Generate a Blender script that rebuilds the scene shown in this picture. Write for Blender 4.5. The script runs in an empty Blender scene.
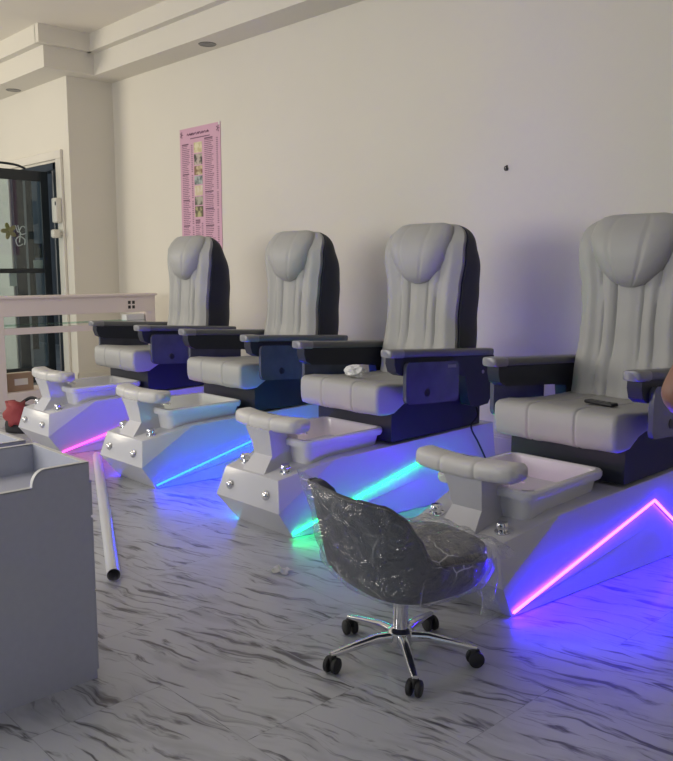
import bpy, bmesh, math, random
from mathutils import Vector, Matrix
random.seed(7)
SC = bpy.context.scene
COL = SC.collection
PI = math.pi

# ---------------------------------------------------------------- materials
def mat(name, col, rough=.5, metal=0., spec=.5, coat=0., emit=None, strength=1., alpha=1., bump=None, var=None, trans=0.):
    m = bpy.data.materials.new(name); m.use_nodes = True
    nt = m.node_tree; b = nt.nodes['Principled BSDF']
    b.inputs['Base Color'].default_value = (*col, 1)
    b.inputs['Roughness'].default_value = rough
    b.inputs['Metallic'].default_value = metal
    b.inputs['Specular IOR Level'].default_value = spec
    b.inputs['Coat Weight'].default_value = coat
    b.inputs['Coat Roughness'].default_value = .08
    b.inputs['Alpha'].default_value = alpha
    b.inputs['Transmission Weight'].default_value = trans
    if emit:
        b.inputs['Emission Color'].default_value = (*emit, 1)
        b.inputs['Emission Strength'].default_value = strength
    if var or bump:
        tc = nt.nodes.new('ShaderNodeTexCoord')
        nz = nt.nodes.new('ShaderNodeTexNoise')
        nz.inputs['Scale'].default_value = (var or bump)[0]
        nz.inputs['Detail'].default_value = 4
        nt.links.new(tc.outputs['Object'], nz.inputs['Vector'])
        if var:
            mx = nt.nodes.new('ShaderNodeMixRGB')
            mx.inputs[1].default_value = (*[c*(1-var[1]) for c in col], 1)
            mx.inputs[2].default_value = (*[min(1, c*(1+var[1])) for c in col], 1)
            nt.links.new(nz.outputs['Fac'], mx.inputs[0])
            nt.links.new(mx.outputs[0], b.inputs['Base Color'])
        if bump:
            nz2 = nt.nodes.new('ShaderNodeTexNoise')
            nz2.inputs['Scale'].default_value = bump[0]
            nz2.inputs['Detail'].default_value = 3
            nt.links.new(tc.outputs['Object'], nz2.inputs['Vector'])
            bp = nt.nodes.new('ShaderNodeBump')
            bp.inputs['Strength'].default_value = bump[1]
            bp.inputs['Distance'].default_value = bump[2] if len(bump) > 2 else .002
            nt.links.new(nz2.outputs['Fac'], bp.inputs['Height'])
            nt.links.new(bp.outputs[0], b.inputs['Normal'])
    return m

def led(name, rgb):
    m = bpy.data.materials.new(name); m.use_nodes = True
    nt = m.node_tree; nt.nodes.clear()
    o = nt.nodes.new('ShaderNodeOutputMaterial'); e = nt.nodes.new('ShaderNodeEmission')
    mx = max(rgb)
    e.inputs[0].default_value = (*[c/mx for c in rgb], 1); e.inputs[1].default_value = mx
    nt.links.new(e.outputs[0], o.inputs[0])
    return m

def floor_mat():
    m = bpy.data.materials.new('marble_vinyl'); m.use_nodes = True
    nt = m.node_tree; N = nt.nodes; L = nt.links; b = N['Principled BSDF']
    tc = N.new('ShaderNodeTexCoord')
    # tiles: random offset per tile so the veins break at the joints
    br = N.new('ShaderNodeTexBrick'); br.offset = .5; br.inputs['Scale'].default_value = 1
    br.inputs['Brick Width'].default_value = .92; br.inputs['Row Height'].default_value = .46
    br.inputs['Mortar Size'].default_value = .0016; br.inputs['Mortar Smooth'].default_value = .1
    br.inputs['Color1'].default_value = (0, 0, 0, 1); br.inputs['Color2'].default_value = (1, 1, 1, 1)
    br.inputs['Mortar'].default_value = (.5, .5, .5, 1)
    L.new(tc.outputs['Object'], br.inputs['Vector'])
    off = N.new('ShaderNodeVectorMath'); off.operation = 'SCALE'; off.inputs['Scale'].default_value = 7.3
    L.new(br.outputs['Color'], off.inputs[0])
    add = N.new('ShaderNodeVectorMath'); add.operation = 'ADD'
    L.new(tc.outputs['Object'], add.inputs[0]); L.new(off.outputs[0], add.inputs[1])
    # warp
    wn = N.new('ShaderNodeTexNoise'); wn.inputs['Scale'].default_value = 3.; wn.inputs['Detail'].default_value = 3
    L.new(add.outputs[0], wn.inputs['Vector'])
    ws = N.new('ShaderNodeVectorMath'); ws.operation = 'SCALE'; ws.inputs['Scale'].default_value = .16
    L.new(wn.outputs['Color'], ws.inputs[0])
    add2 = N.new('ShaderNodeVectorMath'); add2.operation = 'ADD'
    L.new(add.outputs[0], add2.inputs[0]); L.new(ws.outputs[0], add2.inputs[1])
    mp0 = N.new('ShaderNodeMapping'); mp0.inputs['Rotation'].default_value = (0, 0, -math.radians(14))
    L.new(add2.outputs[0], mp0.inputs['Vector'])
    def veins(sx, sy, lo, hi, det, dist):
        mp = N.new('ShaderNodeMapping'); mp.inputs['Scale'].default_value = (sx, sy, 1)
        L.new(mp0.outputs[0], mp.inputs['Vector'])
        n = N.new('ShaderNodeTexNoise'); n.inputs['Scale'].default_value = 1; n.inputs['Detail'].default_value = det
        n.inputs['Roughness'].default_value = .62; n.inputs['Distortion'].default_value = dist
        L.new(mp.outputs[0], n.inputs['Vector'])
        r = N.new('ShaderNodeMapRange'); r.inputs['From Min'].default_value = lo; r.inputs['From Max'].default_value = hi
        L.new(n.outputs['Fac'], r.inputs['Value'])
        return r.outputs[0]
    v1 = veins(3.2, 25., .535, .662, 4, .6)
    v2 = veins(2.2, 10., .50, .80, 3, .4)
    cr = N.new('ShaderNodeMixRGB'); cr.inputs[1].default_value = FLOOR_LIGHT; cr.inputs[2].default_value = FLOOR_MID
    L.new(v2, cr.inputs[0])
    cr2 = N.new('ShaderNodeMixRGB'); cr2.inputs[2].default_value = FLOOR_DARK
    L.new(cr.outputs[0], cr2.inputs[1]); L.new(v1, cr2.inputs[0])
    jm = N.new('ShaderNodeMixRGB'); jm.blend_type = 'MULTIPLY'; jm.inputs[2].default_value = (.72, .72, .72, 1)
    L.new(br.outputs['Fac'], jm.inputs[0]); L.new(cr2.outputs[0], jm.inputs[1])
    L.new(jm.outputs[0], b.inputs['Base Color'])
    b.inputs['Roughness'].default_value = .3
    b.inputs['Specular IOR Level'].default_value = .5
    return m
FLOOR_LIGHT = (.455, .465, .50, 1); FLOOR_MID = (.30, .305, .335, 1); FLOOR_DARK = (.10, .098, .112, 1)

def film_mat(haze=.05):
    m = bpy.data.materials.new('clear_film'); m.use_nodes = True
    nt = m.node_tree; N = nt.nodes; L = nt.links; N.clear()
    o = N.new('ShaderNodeOutputMaterial')
    tr = N.new('ShaderNodeBsdfTransparent'); tr.inputs[0].default_value = (.93, .94, .95, 1)
    gl = N.new('ShaderNodeBsdfGlossy'); gl.inputs['Roughness'].default_value = .12; gl.inputs[0].default_value = (.9, .9, .92, 1)
    df = N.new('ShaderNodeBsdfDiffuse'); df.inputs[0].default_value = (.8, .82, .85, 1)
    tc = N.new('ShaderNodeTexCoord')
    nz = N.new('ShaderNodeTexNoise'); nz.inputs['Scale'].default_value = 9; nz.inputs['Detail'].default_value = 3; nz.inputs['Distortion'].default_value = 2.2
    L.new(tc.outputs['Object'], nz.inputs['Vector'])
    bp = N.new('ShaderNodeBump'); bp.inputs['Strength'].default_value = 1.; bp.inputs['Distance'].default_value = .05
    L.new(nz.outputs['Fac'], bp.inputs['Height'])
    L.new(bp.outputs[0], gl.inputs['Normal'])
    fr = N.new('ShaderNodeLayerWeight'); fr.inputs[0].default_value = .35; L.new(bp.outputs[0], fr.inputs['Normal'])
    mr = N.new('ShaderNodeMapRange'); mr.inputs['To Min'].default_value = .05; mr.inputs['To Max'].default_value = .42
    L.new(fr.outputs['Facing'], mr.inputs['Value'])
    m1 = N.new('ShaderNodeMixShader'); L.new(mr.outputs[0], m1.inputs[0]); L.new(tr.outputs[0], m1.inputs[1]); L.new(gl.outputs[0], m1.inputs[2])
    m2 = N.new('ShaderNodeMixShader'); m2.inputs[0].default_value = haze; L.new(m1.outputs[0], m2.inputs[1]); L.new(df.outputs[0], m2.inputs[2])
    dn = N.new('ShaderNodeTexNoise'); dn.inputs['Scale'].default_value = 5; L.new(tc.outputs['Object'], dn.inputs['Vector'])
    dm = N.new('ShaderNodeVectorMath'); dm.operation = 'SCALE'; dm.inputs['Scale'].default_value = .12; L.new(dn.outputs['Color'], dm.inputs[0])
    da = N.new('ShaderNodeVectorMath'); da.operation = 'ADD'; L.new(tc.outputs['Object'], da.inputs[0]); L.new(dm.outputs[0], da.inputs[1])
    vo = N.new('ShaderNodeTexVoronoi'); vo.feature = 'DISTANCE_TO_EDGE'; vo.inputs['Scale'].default_value = 6.5; L.new(da.outputs[0], vo.inputs['Vector'])
    rr_ = N.new('ShaderNodeMapRange'); rr_.inputs['From Min'].default_value = .0; rr_.inputs['From Max'].default_value = .03
    rr_.inputs['To Min'].default_value = .5; rr_.inputs['To Max'].default_value = 0.; L.new(vo.outputs['Distance'], rr_.inputs['Value'])
    mk = N.new('ShaderNodeTexNoise'); mk.inputs['Scale'].default_value = 6.; L.new(tc.outputs['Object'], mk.inputs['Vector'])
    mkr = N.new('ShaderNodeMapRange'); mkr.inputs['From Min'].default_value = .43; mkr.inputs['From Max'].default_value = .60; L.new(mk.outputs['Fac'], mkr.inputs['Value'])
    mm = N.new('ShaderNodeMath'); mm.operation = 'MULTIPLY'; L.new(rr_.outputs[0], mm.inputs[0]); L.new(mkr.outputs[0], mm.inputs[1]); rr_ = mm
    d2 = N.new('ShaderNodeBsdfDiffuse'); d2.inputs[0].default_value = (.85, .86, .88, 1)
    m3 = N.new('ShaderNodeMixShader'); L.new(rr_.outputs[0], m3.inputs[0]); L.new(m2.outputs[0], m3.inputs[1]); L.new(d2.outputs[0], m3.inputs[2])
    L.new(m3.outputs[0], o.inputs[0])
    return m

def glass_mat(name, tint, refl=.12):
    m = bpy.data.materials.new(name); m.use_nodes = True
    nt = m.node_tree; N = nt.nodes; L = nt.links; N.clear()
    o = N.new('ShaderNodeOutputMaterial')
    tr = N.new('ShaderNodeBsdfTransparent'); tr.inputs[0].default_value = (*tint, 1)
    gl = N.new('ShaderNodeBsdfGlossy'); gl.inputs['Roughness'].default_value = .03
    mx = N.new('ShaderNodeMixShader'); mx.inputs[0].default_value = refl
    L.new(tr.outputs[0], mx.inputs[1]); L.new(gl.outputs[0], mx.inputs[2]); L.new(mx.outputs[0], o.inputs[0])
    return m

M = dict(
    wall=mat('painted_wall', (.73, .695, .615), .85, var=(1.3, .03), spec=.25),
    ceil=mat('painted_ceiling', (.82, .77, .67), .9, var=(1.1, .05), spec=.2),
    trimw=mat('white_trim', (.74, .70, .62), .55),
    floor=floor_mat(),
    gloss=mat('gloss_white_shell', (.56, .56, .60), .26, coat=.15, spec=.5),
    tub=mat('acrylic_tub', (.72, .72, .73), .2, coat=.3),
    leather=mat('grey_leather', (.395, .395, .385), .48, bump=(160, .12, .001), var=(6, .04), spec=.4),
    padw=mat('pale_vinyl_pad', (.60, .59, .58), .38, spec=.5),
    navy=mat('dark_navy_plastic', (.020, .023, .036), .5, bump=(220, .1, .0006), spec=.35),
    armtop=mat('grey_arm_pad', (.13, .135, .14), .42),
    silver=mat('brushed_silver', (.26, .26, .27), .38, metal=.35),
    lacquer=mat('slate_lacquer', (.085, .09, .12), .22, coat=.5, var=(7, .35)),
    emblem=mat('black_emblem', (.015, .015, .02), .4),
    chrome=mat('chrome', (.78, .78, .80), .08, metal=1.),
    black=mat('black_rubber', (.018, .018, .02), .55),
    cord=mat('black_cord', (.012, .012, .014), .5),
    cab=mat('grey_laminate', (.46, .475, .555), .5, bump=(180, .15, .0006), var=(40, .05)),
    cabedge=mat('pale_laminate_edge', (.66, .66, .66), .45),
    desk=mat('pinkish_white_laminate', (.80, .71, .675), .5),
    deskbox=mat('white_laminate_box', (.70, .70, .72), .5),
    hole=mat('dark_socket', (.03, .03, .035), .6),
    tube=mat('satin_white_tube', (.62, .62, .64), .3, metal=.25),
    frame=mat('black_door_metal', (.016, .022, .028), .4),
    pink=mat('pink_poster_paper', (.64, .37, .50), .6, var=(3, .05)),
    ink=mat('dark_print_ink', (.16, .07, .12), .6),
    white=mat('matte_white', (.74, .73, .70), .55),
    offwhite=mat('off_white_plastic', (.72, .69, .62), .45),
    cardboard=mat('cardboard', (.36, .25, .17), .8, var=(9, .15)),
    red=mat('red_cloth', (.30, .045, .05), .7, bump=(40, .4, .004)),
    blackcloth=mat('black_cloth', (.02, .02, .024), .8, bump=(60, .4, .003)),
    stool=mat('charcoal_leather', (.055, .062, .082), .45, bump=(140, .12, .001), var=(8, .08)),
    stooledge=mat('charcoal_piping', (.05, .052, .06), .5),
    film=film_mat(), loosefilm=film_mat(.16),
    glass=glass_mat('door_glass', (.72, .80, .82), .07),
    shelfglass=glass_mat('shelf_glass', (.70, .86, .80), .2),
    concrete=mat('grey_concrete', (.26, .27, .27), .9, var=(5, .3)),
    pave=mat('outside_paving', (.45, .46, .45), .9, var=(3, .15)),
    darkpanel=mat('dark_panel', (.035, .045, .05), .6),
    tissue=mat('white_tissue', (.80, .80, .80), .8),
    skin=mat('skin', (.25, .125, .09), .5, var=(12, .08)),
    hair=mat('dark_hair', (.015, .011, .009), .5),
    shirt=mat('dark_tshirt', (.02, .022, .03), .85),
    jeans=mat('blue_jeans', (.04, .06, .12), .85),
    eye=mat('eye_white', (.8, .8, .8), .2), iris=mat('dark_iris', (.03, .015, .01), .2), lip=mat('lips', (.33, .12, .10), .45),
    yellow=mat('yellow_decal', (.70, .52, .16), .5),
    lens=mat('dark_lamp_lens', (.10, .10, .10), .3),
)

# ---------------------------------------------------------------- mesh helpers
def obj(name, bm, m, parent=None, smooth=False, angle=None, loc=None):
    bmesh.ops.recalc_face_normals(bm, faces=bm.faces)
    me = bpy.data.meshes.new(name); bm.to_mesh(me); bm.free()
    if isinstance(m, (list, tuple)):
        for x in m: me.materials.append(x)
    else: me.materials.append(m)
    if smooth: me.polygons.foreach_set('use_smooth', [True]*len(me.polygons))
    if angle is not None:
        me.polygons.foreach_set('use_smooth', [True]*len(me.polygons))
        me.set_sharp_from_angle(angle=math.radians(angle))
    o = bpy.data.objects.new(name, me); COL.objects.link(o)
    if parent: o.parent = parent
    if loc: o.location = loc
    return o
def empty(name, loc, label, cat, rz=0, group=None):
    o = bpy.data.objects.new(name, None); COL.objects.link(o); o.empty_display_size = .1
    o.location = loc; o.rotation_euler.z = rz
    tag(o, label, cat, group); return o
def tag(o, label, cat, group=None):
    o['label'] = label; o['category'] = cat
    if group: o['group'] = group
    return o
def struct(name, bm, m, label=None, angle=None):
    o = obj(name, bm, m, angle=angle); o['kind'] = 'structure'
    if label: o['label'] = label
    return o
def box(bm, x0, x1, y0, y1, z0, z1, bev=0., seg=2):
    b = bmesh.new()
    bmesh.ops.create_cube(b, size=1)
    for v in b.verts:
        v.co = Vector(((x0+x1)/2+v.co.x*(x1-x0), (y0+y1)/2+v.co.y*(y1-y0), (z0+z1)/2+v.co.z*(z1-z0)))
    if bev: bmesh.ops.bevel(b, geom=b.edges[:], offset=bev, segments=seg, affect='EDGES', profile=.5)
    merge(bm, b); return bm
def merge(bm, b, mtx=None):
    if mtx is not None: b.transform(mtx)
    t = bpy.data.meshes.new('t'); b.to_mesh(t); b.free(); bm.from_mesh(t); bpy.data.meshes.remove(t)
def BX(*a, **k): return box(bmesh.new(), *a, **k)
def loft(bm, rings, closed=True, cap=True):
    V = [[bm.verts.new(p) for p in r] for r in rings]
    n = len(V[0])
    for a, b in zip(V[:-1], V[1:]):
        for i in range(n if closed else n-1):
            j = (i+1) % n
            bm.faces.new((a[i], a[j], b[j], b[i]))
    if cap and closed:
        bm.faces.new(V[0][::-1]); bm.faces.new(V[-1])
    return V
def fan_cap(bm, ring, c):
    v = bm.verts.new(c)
    for i in range(len(ring)): bm.faces.new((ring[i], ring[(i+1) % len(ring)], v))
def lathe(bm, prof, n=24, mtx=None):
    b = bmesh.new(); rings = []
    for r, z in prof: rings.append([(max(r, 1e-4)*math.cos(2*PI*i/n), max(r, 1e-4)*math.sin(2*PI*i/n), z) for i in range(n)])
    loft(b, rings); merge(bm, b, mtx); return bm
def tube(bm, pts, r, n=10, cap=True):
    pts = [Vector(p) for p in pts]; rs = r if isinstance(r, (list, tuple)) else [r]*len(pts)
    rings = []; up = None
    for i, p in enumerate(pts):
        t = (pts[min(i+1, len(pts)-1)]-pts[max(i-1, 0)]).normalized()
        if up is None: up = Vector((0, 0, 1)) if abs(t.z) < .9 else Vector((1, 0, 0))
        s = t.cross(up).normalized(); u = s.cross(t).normalized(); up = u
        rings.append([p+(s*math.cos(2*PI*k/n)+u*math.sin(2*PI*k/n))*rs[i] for k in range(n)])
    loft(bm, rings, cap=cap); return bm
def bez(pts, n=8):
    P = [Vector(p) for p in pts]; out = []
    for i in range(len(P)-1):
        p0, p1, p2, p3 = P[max(i-1, 0)], P[i], P[i+1], P[min(i+2, len(P)-1)]
        for k in range(n):
            t = k/n
            out.append(.5*((2*p1)+(p2-p0)*t+(2*p0-5*p1+4*p2-p3)*t*t+(3*p1-p0-3*p2+p3)*t**3))
    out.append(P[-1]); return out
def interp(tab, t):
    if t <= tab[0][0]: return tab[0][1]
    for (a, va), (b, vb) in zip(tab[:-1], tab[1:]):
        if t <= b:
            s = (t-a)/(b-a); s = s*s*(3-2*s) if len(tab) > 3 else s
            return va+(vb-va)*s
    return tab[-1][1]
def prism(bm, poly, x0, x1, axis='x'):
    def P(a, b, c): return {'x': (c, a, b), 'y': (a, c, b), 'z': (a, b, c)}[axis]
    loft(bm, [[P(a, b, x0) for a, b in poly], [P(a, b, x1) for a, b in poly]]); return bm
def bevel_all(bm, off, seg=2, ang=25):
    e = [x for x in bm.edges if len(x.link_faces) == 2 and math.degrees(x.calc_face_angle(0)) > ang]
    bmesh.ops.bevel(bm, geom=e, offset=off, segments=seg, affect='EDGES', profile=.5); return bm
def offset_poly(poly, d):
    n = len(poly); out = []
    area = sum(poly[i][0]*poly[(i+1) % n][1]-poly[(i+1) % n][0]*poly[i][1] for i in range(n))
    s = 1 if area > 0 else -1
    for i in range(n):
        a, b, c = poly[i-1], poly[i], poly[(i+1) % n]
        tx, ty = c[0]-a[0], c[1]-a[1]; l = math.hypot(tx, ty) or 1
        out.append((b[0]-s*ty/l*d, b[1]+s*tx/l*d))
    return out
def cushion(bm, poly, half, seams=(), er=.03, groove=.007, n=36):
    """poly in (y,z) swept along x with rounded ends and stitched seams"""
    xs = set(-half+er*(1-math.cos(t*PI/12)) for t in range(7)) | set(half-er*(1-math.cos(t*PI/12)) for t in range(7))
    xs |= set(-half+er+(2*half-2*er)*i/n for i in range(n+1))
    for s in seams: xs |= {s-.012, s-.005, s, s+.005, s+.012}
    rings = []
    for x in sorted(xs):
        e = max(0, abs(x)-(half-er))/er
        d = er*(1-math.sqrt(max(0, 1-e*e)))*.95
        for s in seams: d += groove*math.exp(-((x-s)/.006)**2) - .004*math.exp(-((x-s)/.05)**2)
        rings.append([(x, y, z) for y, z in offset_poly(poly, d)])
    loft(bm, rings); return bm

# ---------------------------------------------------------------- room setting
WY, BY, PX = 5.1, 4.52, -9.26          # long wall, bumped-out door wall, pillar return
CZ, SZ = 4.03, 3.60
XL, XR, YF = -15.0, 2.6, -3.2
# floor, ceiling
struct('floor', BX(XL, XR, YF, 8.0, -.06, 0), M['floor'], 'grey marble-look vinyl tile floor with dark streaks')
struct('ceiling', BX(XL, XR, YF, 5.3, CZ, CZ+.1), M['ceil'])
struct('wall_back', BX(PX, XR, WY, WY+.15, 0, CZ), M['wall'], 'long pale cream wall behind the pedicure chairs')
bm = bmesh.new()
DX0, DX1, DZ = -10.95, -9.60, 2.66     # door opening
box(bm, DX1, PX, BY, WY+.15, 0, CZ)          # pier
box(bm, XL, DX0, BY, BY+.18, 0, CZ)
box(bm, DX0, DX1, BY, BY+.18, DZ, CZ)
struct('wall_left', bm, M['wall'], 'cream wall with the black framed doorway')
struct('wall_right', BX(XR, XR+.15, YF, WY+.15, 0, CZ), M['wall'])
# two-step soffit
def soffit(x0, x1, y0, y1, wy):
    b = bmesh.new()
    poly = [(wy, SZ), (y0, SZ), (y0, 3.835), (y1, 3.835), (y1, CZ), (wy, CZ)]
    prism(b, poly, x0, x1, 'x'); return b
struct('trim_1', soffit(-9.03, XR, 4.755, 4.67, WY), M['wall'], 'two step soffit along the long wall')
b = bmesh.new()
prism(b, [(WY, SZ), (4.157, SZ), (4.157, 3.835), (4.07, 3.835), (4.07, CZ), (WY, CZ)], XL, -9.03, 'x')
box(b, -9.04, -8.95, 4.07, 4.70, 3.835, CZ)
struct('trim_2', b, M['wall'], 'two step soffit in front of the doorway wall')
# baseboards
def baseboard(name, x0, x1, y0, y1):
    b = bmesh.new(); box(b, x0, x1, y0, y1, 0, .135, .006); box(b, x0, x1, y0+(.006 if y1-y0 < .1 else 0), y1, .13, .15, .003)
    struct(name, b, M['trimw'])
baseboard('baseboard_back', PX, XR, WY-.018, WY)
baseboard('baseboard_pillar', PX, PX+.018, BY-.018, WY)
baseboard('baseboard_left', DX1+.17, PX+.018, BY-.018, BY)
# door casing
b = bmesh.new()
box(b, DX1+.03, DX1+.17, BY-.035, BY, 0, DZ+.031, .008)
box(b, DX0-.17, DX0-.03, BY-.035, BY, 0, DZ+.031, .008)
box(b, DX0-.17, DX1+.17, BY-.036, BY, DZ+.03, DZ+.13, .008)
struct('trim_3', b, M['trimw'], 'white door casing')
# recessed soffit lamps (switched off)
for i, (x, y) in enumerate([(-7.03, 4.93), (-10.45, 4.40)]):
    t = empty('recessed_downlight', (x, y, SZ), ['unlit recessed downlight in the soffit above the pink poster',
              'unlit recessed downlight in the soffit near the doorway'][i], 'ceiling light', group='recessed downlights')
    b = bmesh.new(); lathe(b, [(.055, -.002), (.085, -.006), (.09, -.001), (.09, .0), (.055, .0)], 28); obj('trim_ring', b, M['lens'], t, angle=40)
    b = bmesh.new(); lathe(b, [(.0, -.003), (.03, -.004), (.056, -.001), (.056, .0)], 28); obj('lens', b, M['lens'], t, angle=40)

# ---------------------------------------------------------------- doorway with open glass leaf
t = struct('door_1', BX(DX1-.07, DX1+.02, BY-.02, BY+.12, 0, DZ, .006), M['frame'], 'black metal door frame')
b = bmesh.new(); box(b, DX0-.02, DX0+.07, BY-.02, BY+.12, 0, DZ, .006)
obj('frame_post', b, M['frame'], t)
obj('frame_head', BX(DX0, DX1, BY-.02, BY+.12, DZ-.09, DZ, .006), M['frame'], t)
obj('frame_stop', BX(DX1-.13, DX1-.10, BY-.01, BY+.03, .0, DZ-.09, .004), M['silver'], t)
# door leaf swung into the room; hinge at right jamb
leaf = empty('glass_door', (DX1-.22, BY-.03, 0), 'black framed glass door standing open with white script on the glass', 'door', rz=math.radians(-88))
LW, LH = 1.02, DZ-.10
# local x runs from hinge away, y is thickness
b = bmesh.new()
box(b, 0, .095, -.022, .022, .01, LH, .004); box(b, LW-.095, LW, -.022, .022, .01, LH, .004)
box(b, .095, LW-.095, -.022, .022, LH-.12, LH, .004); box(b, .095, LW-.095, -.022, .022, .01, .20, .004)
obj('leaf_frame', b, M['frame'], leaf)
obj('middle_rail', BX(.095, LW-.095, -.02, .02, 1.345, 1.40, .004), M['frame'], leaf)
obj('glass_pane', BX(.09, LW-.09, -.004, .004, .19, LH-.11), M['glass'], leaf)
b = bmesh.new(); tube(b, bez([(.25, -.03, LH+.02), (.35, -.06, LH+.06), (.55, -.06, LH+.07), (.75, -.05, LH+.04)], 6), .014, 8)
obj('closer_arm', b, M['frame'], leaf, smooth=True)

# decal strokes on the glass
b = bmesh.new()
def stroke(b, pts, r=.007): tube(b, bez([(x, -.008, z) for x, z in pts], 5), r, 6)
ox, oz = .37, 1.79
stroke(b, [(ox+.05, oz+.12), (ox+.02, oz+.04), (ox-.02, oz+.10), (ox-.05, oz+.11), (ox-.07, oz+.09)])
stroke(b, [(ox+.02, oz+.12), (ox-.01, oz+.02), (ox-.08, oz+.03)])
stroke(b, [(ox-.03, oz-.10), (ox+.03, oz-.12), (ox+.05, oz-.05), (ox, oz-.01), (ox-.06, oz-.05), (ox-.05, oz-.11)])
stroke(b, [(ox-.01, oz+.04), (ox+.01, oz-.08)])
o = obj('script_decal', b, M['white'], leaf, smooth=True)
b = bmesh.new()
for k in range(5):
    a = k*2*PI/5; c = Vector((.50+.05*math.cos(a), -.007, 1.84+.05*math.sin(a)))
    bb = bmesh.new(); bmesh.ops.create_uvsphere(bb, u_segments=10, v_segments=6, radius=1)
    bb.transform(Matrix.Translation(c) @ Matrix.Rotation(-a, 4, 'Y') @ Matrix.Diagonal((.055, .003, .028, 1))); merge(b, bb)
obj('flower_decal', b, M['yellow'], leaf, smooth=True)
obj('notice_sheet', BX(.10, .22, -.008, -.0045, 1.405, 1.50), M['offwhite'], leaf)
obj('hours_plate', BX(.10, .20, -.008, -.0045, 1.53, 1.70), M['darkpanel'], leaf)
obj('hanging_card', BX(.43, .52, -.03, -.024, 1.19, 1.345), M['offwhite'], leaf)

# outside the doorway
struct('wall_outside', BX(-15.6, -10.6, 6.7, 6.85, 0, 3.9), M['concrete'])
struct('ground', BX(-30, -9.5, 5.3, 30, -.05, .004), M['pave'])
b = bmesh.new(); box(b, -14.40, -13.95, 5.95, 6.1, 0, 3.6, .01); box(b, -14.85, -14.54, 5.95, 6.1, 0, 3.6, .01)
struct('pillar_outside', b, M['darkpanel'])
b = bmesh.new(); box(b, -14.54, -14.41, 5.9, 5.96, 0, 3.6, .004); box(b, -14.85, -13.95, 5.92, 5.96, 3.3, 3.6)
struct('trim_4', b, M['silver'])

# alarm box and little sensor on the casing
t = empty('alarm_sensor', (-9.50, BY-.035, 1.94), 'tall white plastic alarm box on the door casing', 'sensor')
obj('casing', BX(-.062, .062, -.075, 0, 0, .29, .018, 3), M['offwhite'], t, angle=40)
obj('indicator_window', BX(.036, .056, -.078, -.07, .20, .245, .004), M['darkpanel'], t)
t = empty('motion_detector', (-9.47, BY-.035, 1.76), 'small white swivel detector on the casing below the alarm box', 'sensor')
b = bmesh.new(); box(b, -.05, .04, -.12, -.03, .0, .10, .02, 3); obj('detector_head', b, M['offwhite'], t, angle=40)
b = bmesh.new(); tube(b, [(0, 0, .05), (0, -.05, .05)], .02, 10); obj('bracket', b, M['offwhite'], t, smooth=True)

# wall hook
t = empty('wall_hook', (-3.563, WY, 2.115), 'small dark hook screwed into the bare wall', 'hook')
b = bmesh.new(); lathe(b, [(.0, 0), (.022, 0), (.022, .008), (.012, .012), (0, .012)], 16, Matrix.Rotation(PI/2, 4, 'X')); box(b, -.012, .012, -.008, 0, -.02, .045, .004)
obj('plate', b, M['hole'], t, angle=40)
b = bmesh.new(); tube(b, bez([(0, -.008, .03), (0, -.035, .022), (0, -.04, -.01), (0, -.02, -.02)], 5), .006, 8); obj('prong', b, M['hole'], t, smooth=True)
t.scale = (.55, .8, .6)

# ---------------------------------------------------------------- poster
PXL, PXR, PZ0, PZ1 = -7.815, -7.07, 1.60, 2.885
t = empty('price_poster', (PXL, WY, PZ0), 'tall pink price list poster with a strip of photos taped to the wall', 'poster')  # a paper poster, set just off the wall face
W_, H_ = PXR-PXL, PZ1-PZ0
obj('paper_sheet', BX(0, W_, -.006, -.001, 0, H_), M['pink'], t)
def strip(b, x0, x1, z0, z1, y=-.0072): box(b, x0, x1, y, -.005, z0, z1)
b = bmesh.new()
rnd = random.Random(3)
def col(x0, x1, ztop, zbot, heads):
    z = ztop; k = 0
    while z > zbot:
        if k in heads: strip(b, x0, x0+(x1-x0)*.62, z-.014, z)
        else:
            l = x0+(x1-x0)*rnd.uniform(.45, .72); x = x0
            while x < l:
                w = rnd.uniform(.012, .03); strip(b, x, min(x+w, l), z-.0075, z); x += w+.006
            strip(b, x1-.028, x1, z-.0075, z)
        z -= .0195; k += 1
col(.04, .24, H_-.16, .03, {0, 16, 30, 44})
col(.46, .70, H_-.13, .03, {0, 28, 37, 46})
col(.27, .41, .32, .22, {0, 1})
col(.27, .41, .20, .03, {3})
obj('price_lines', b, M['ink'], t)
b = bmesh.new()
x = .14
for w in (.05, .03, .02, .045, .06, .02, .05, .04, .06, .03):
    tube(b, bez([(x, -.0075, H_-.075+rnd.uniform(-.008, .008)), (x+w*.3, -.0075, H_-.055), (x+w*.6, -.0075, H_-.08), (x+w*.9, -.0075, H_-.062)], 4), .003, 5); x += w
strip(b, .20, .56, H_-.118, H_-.108)
obj('title_script', b, M['ink'], t)
pz = H_-.16
cols = [((.55, .48, .25), (.72, .65, .45)), ((.05, .045, .04), (.5, .42, .36)), ((.60, .50, .30), (.22, .12, .06)),
        ((.10, .13, .13), (.4, .45, .43)), ((.62, .52, .33), (.7, .62, .5)), ((.07, .065, .05), (.4, .38, .3)), ((.10, .08, .04), (.45, .42, .2))]
hs = [.12, .125, .105, .10, .115, .10, .125]
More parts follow.
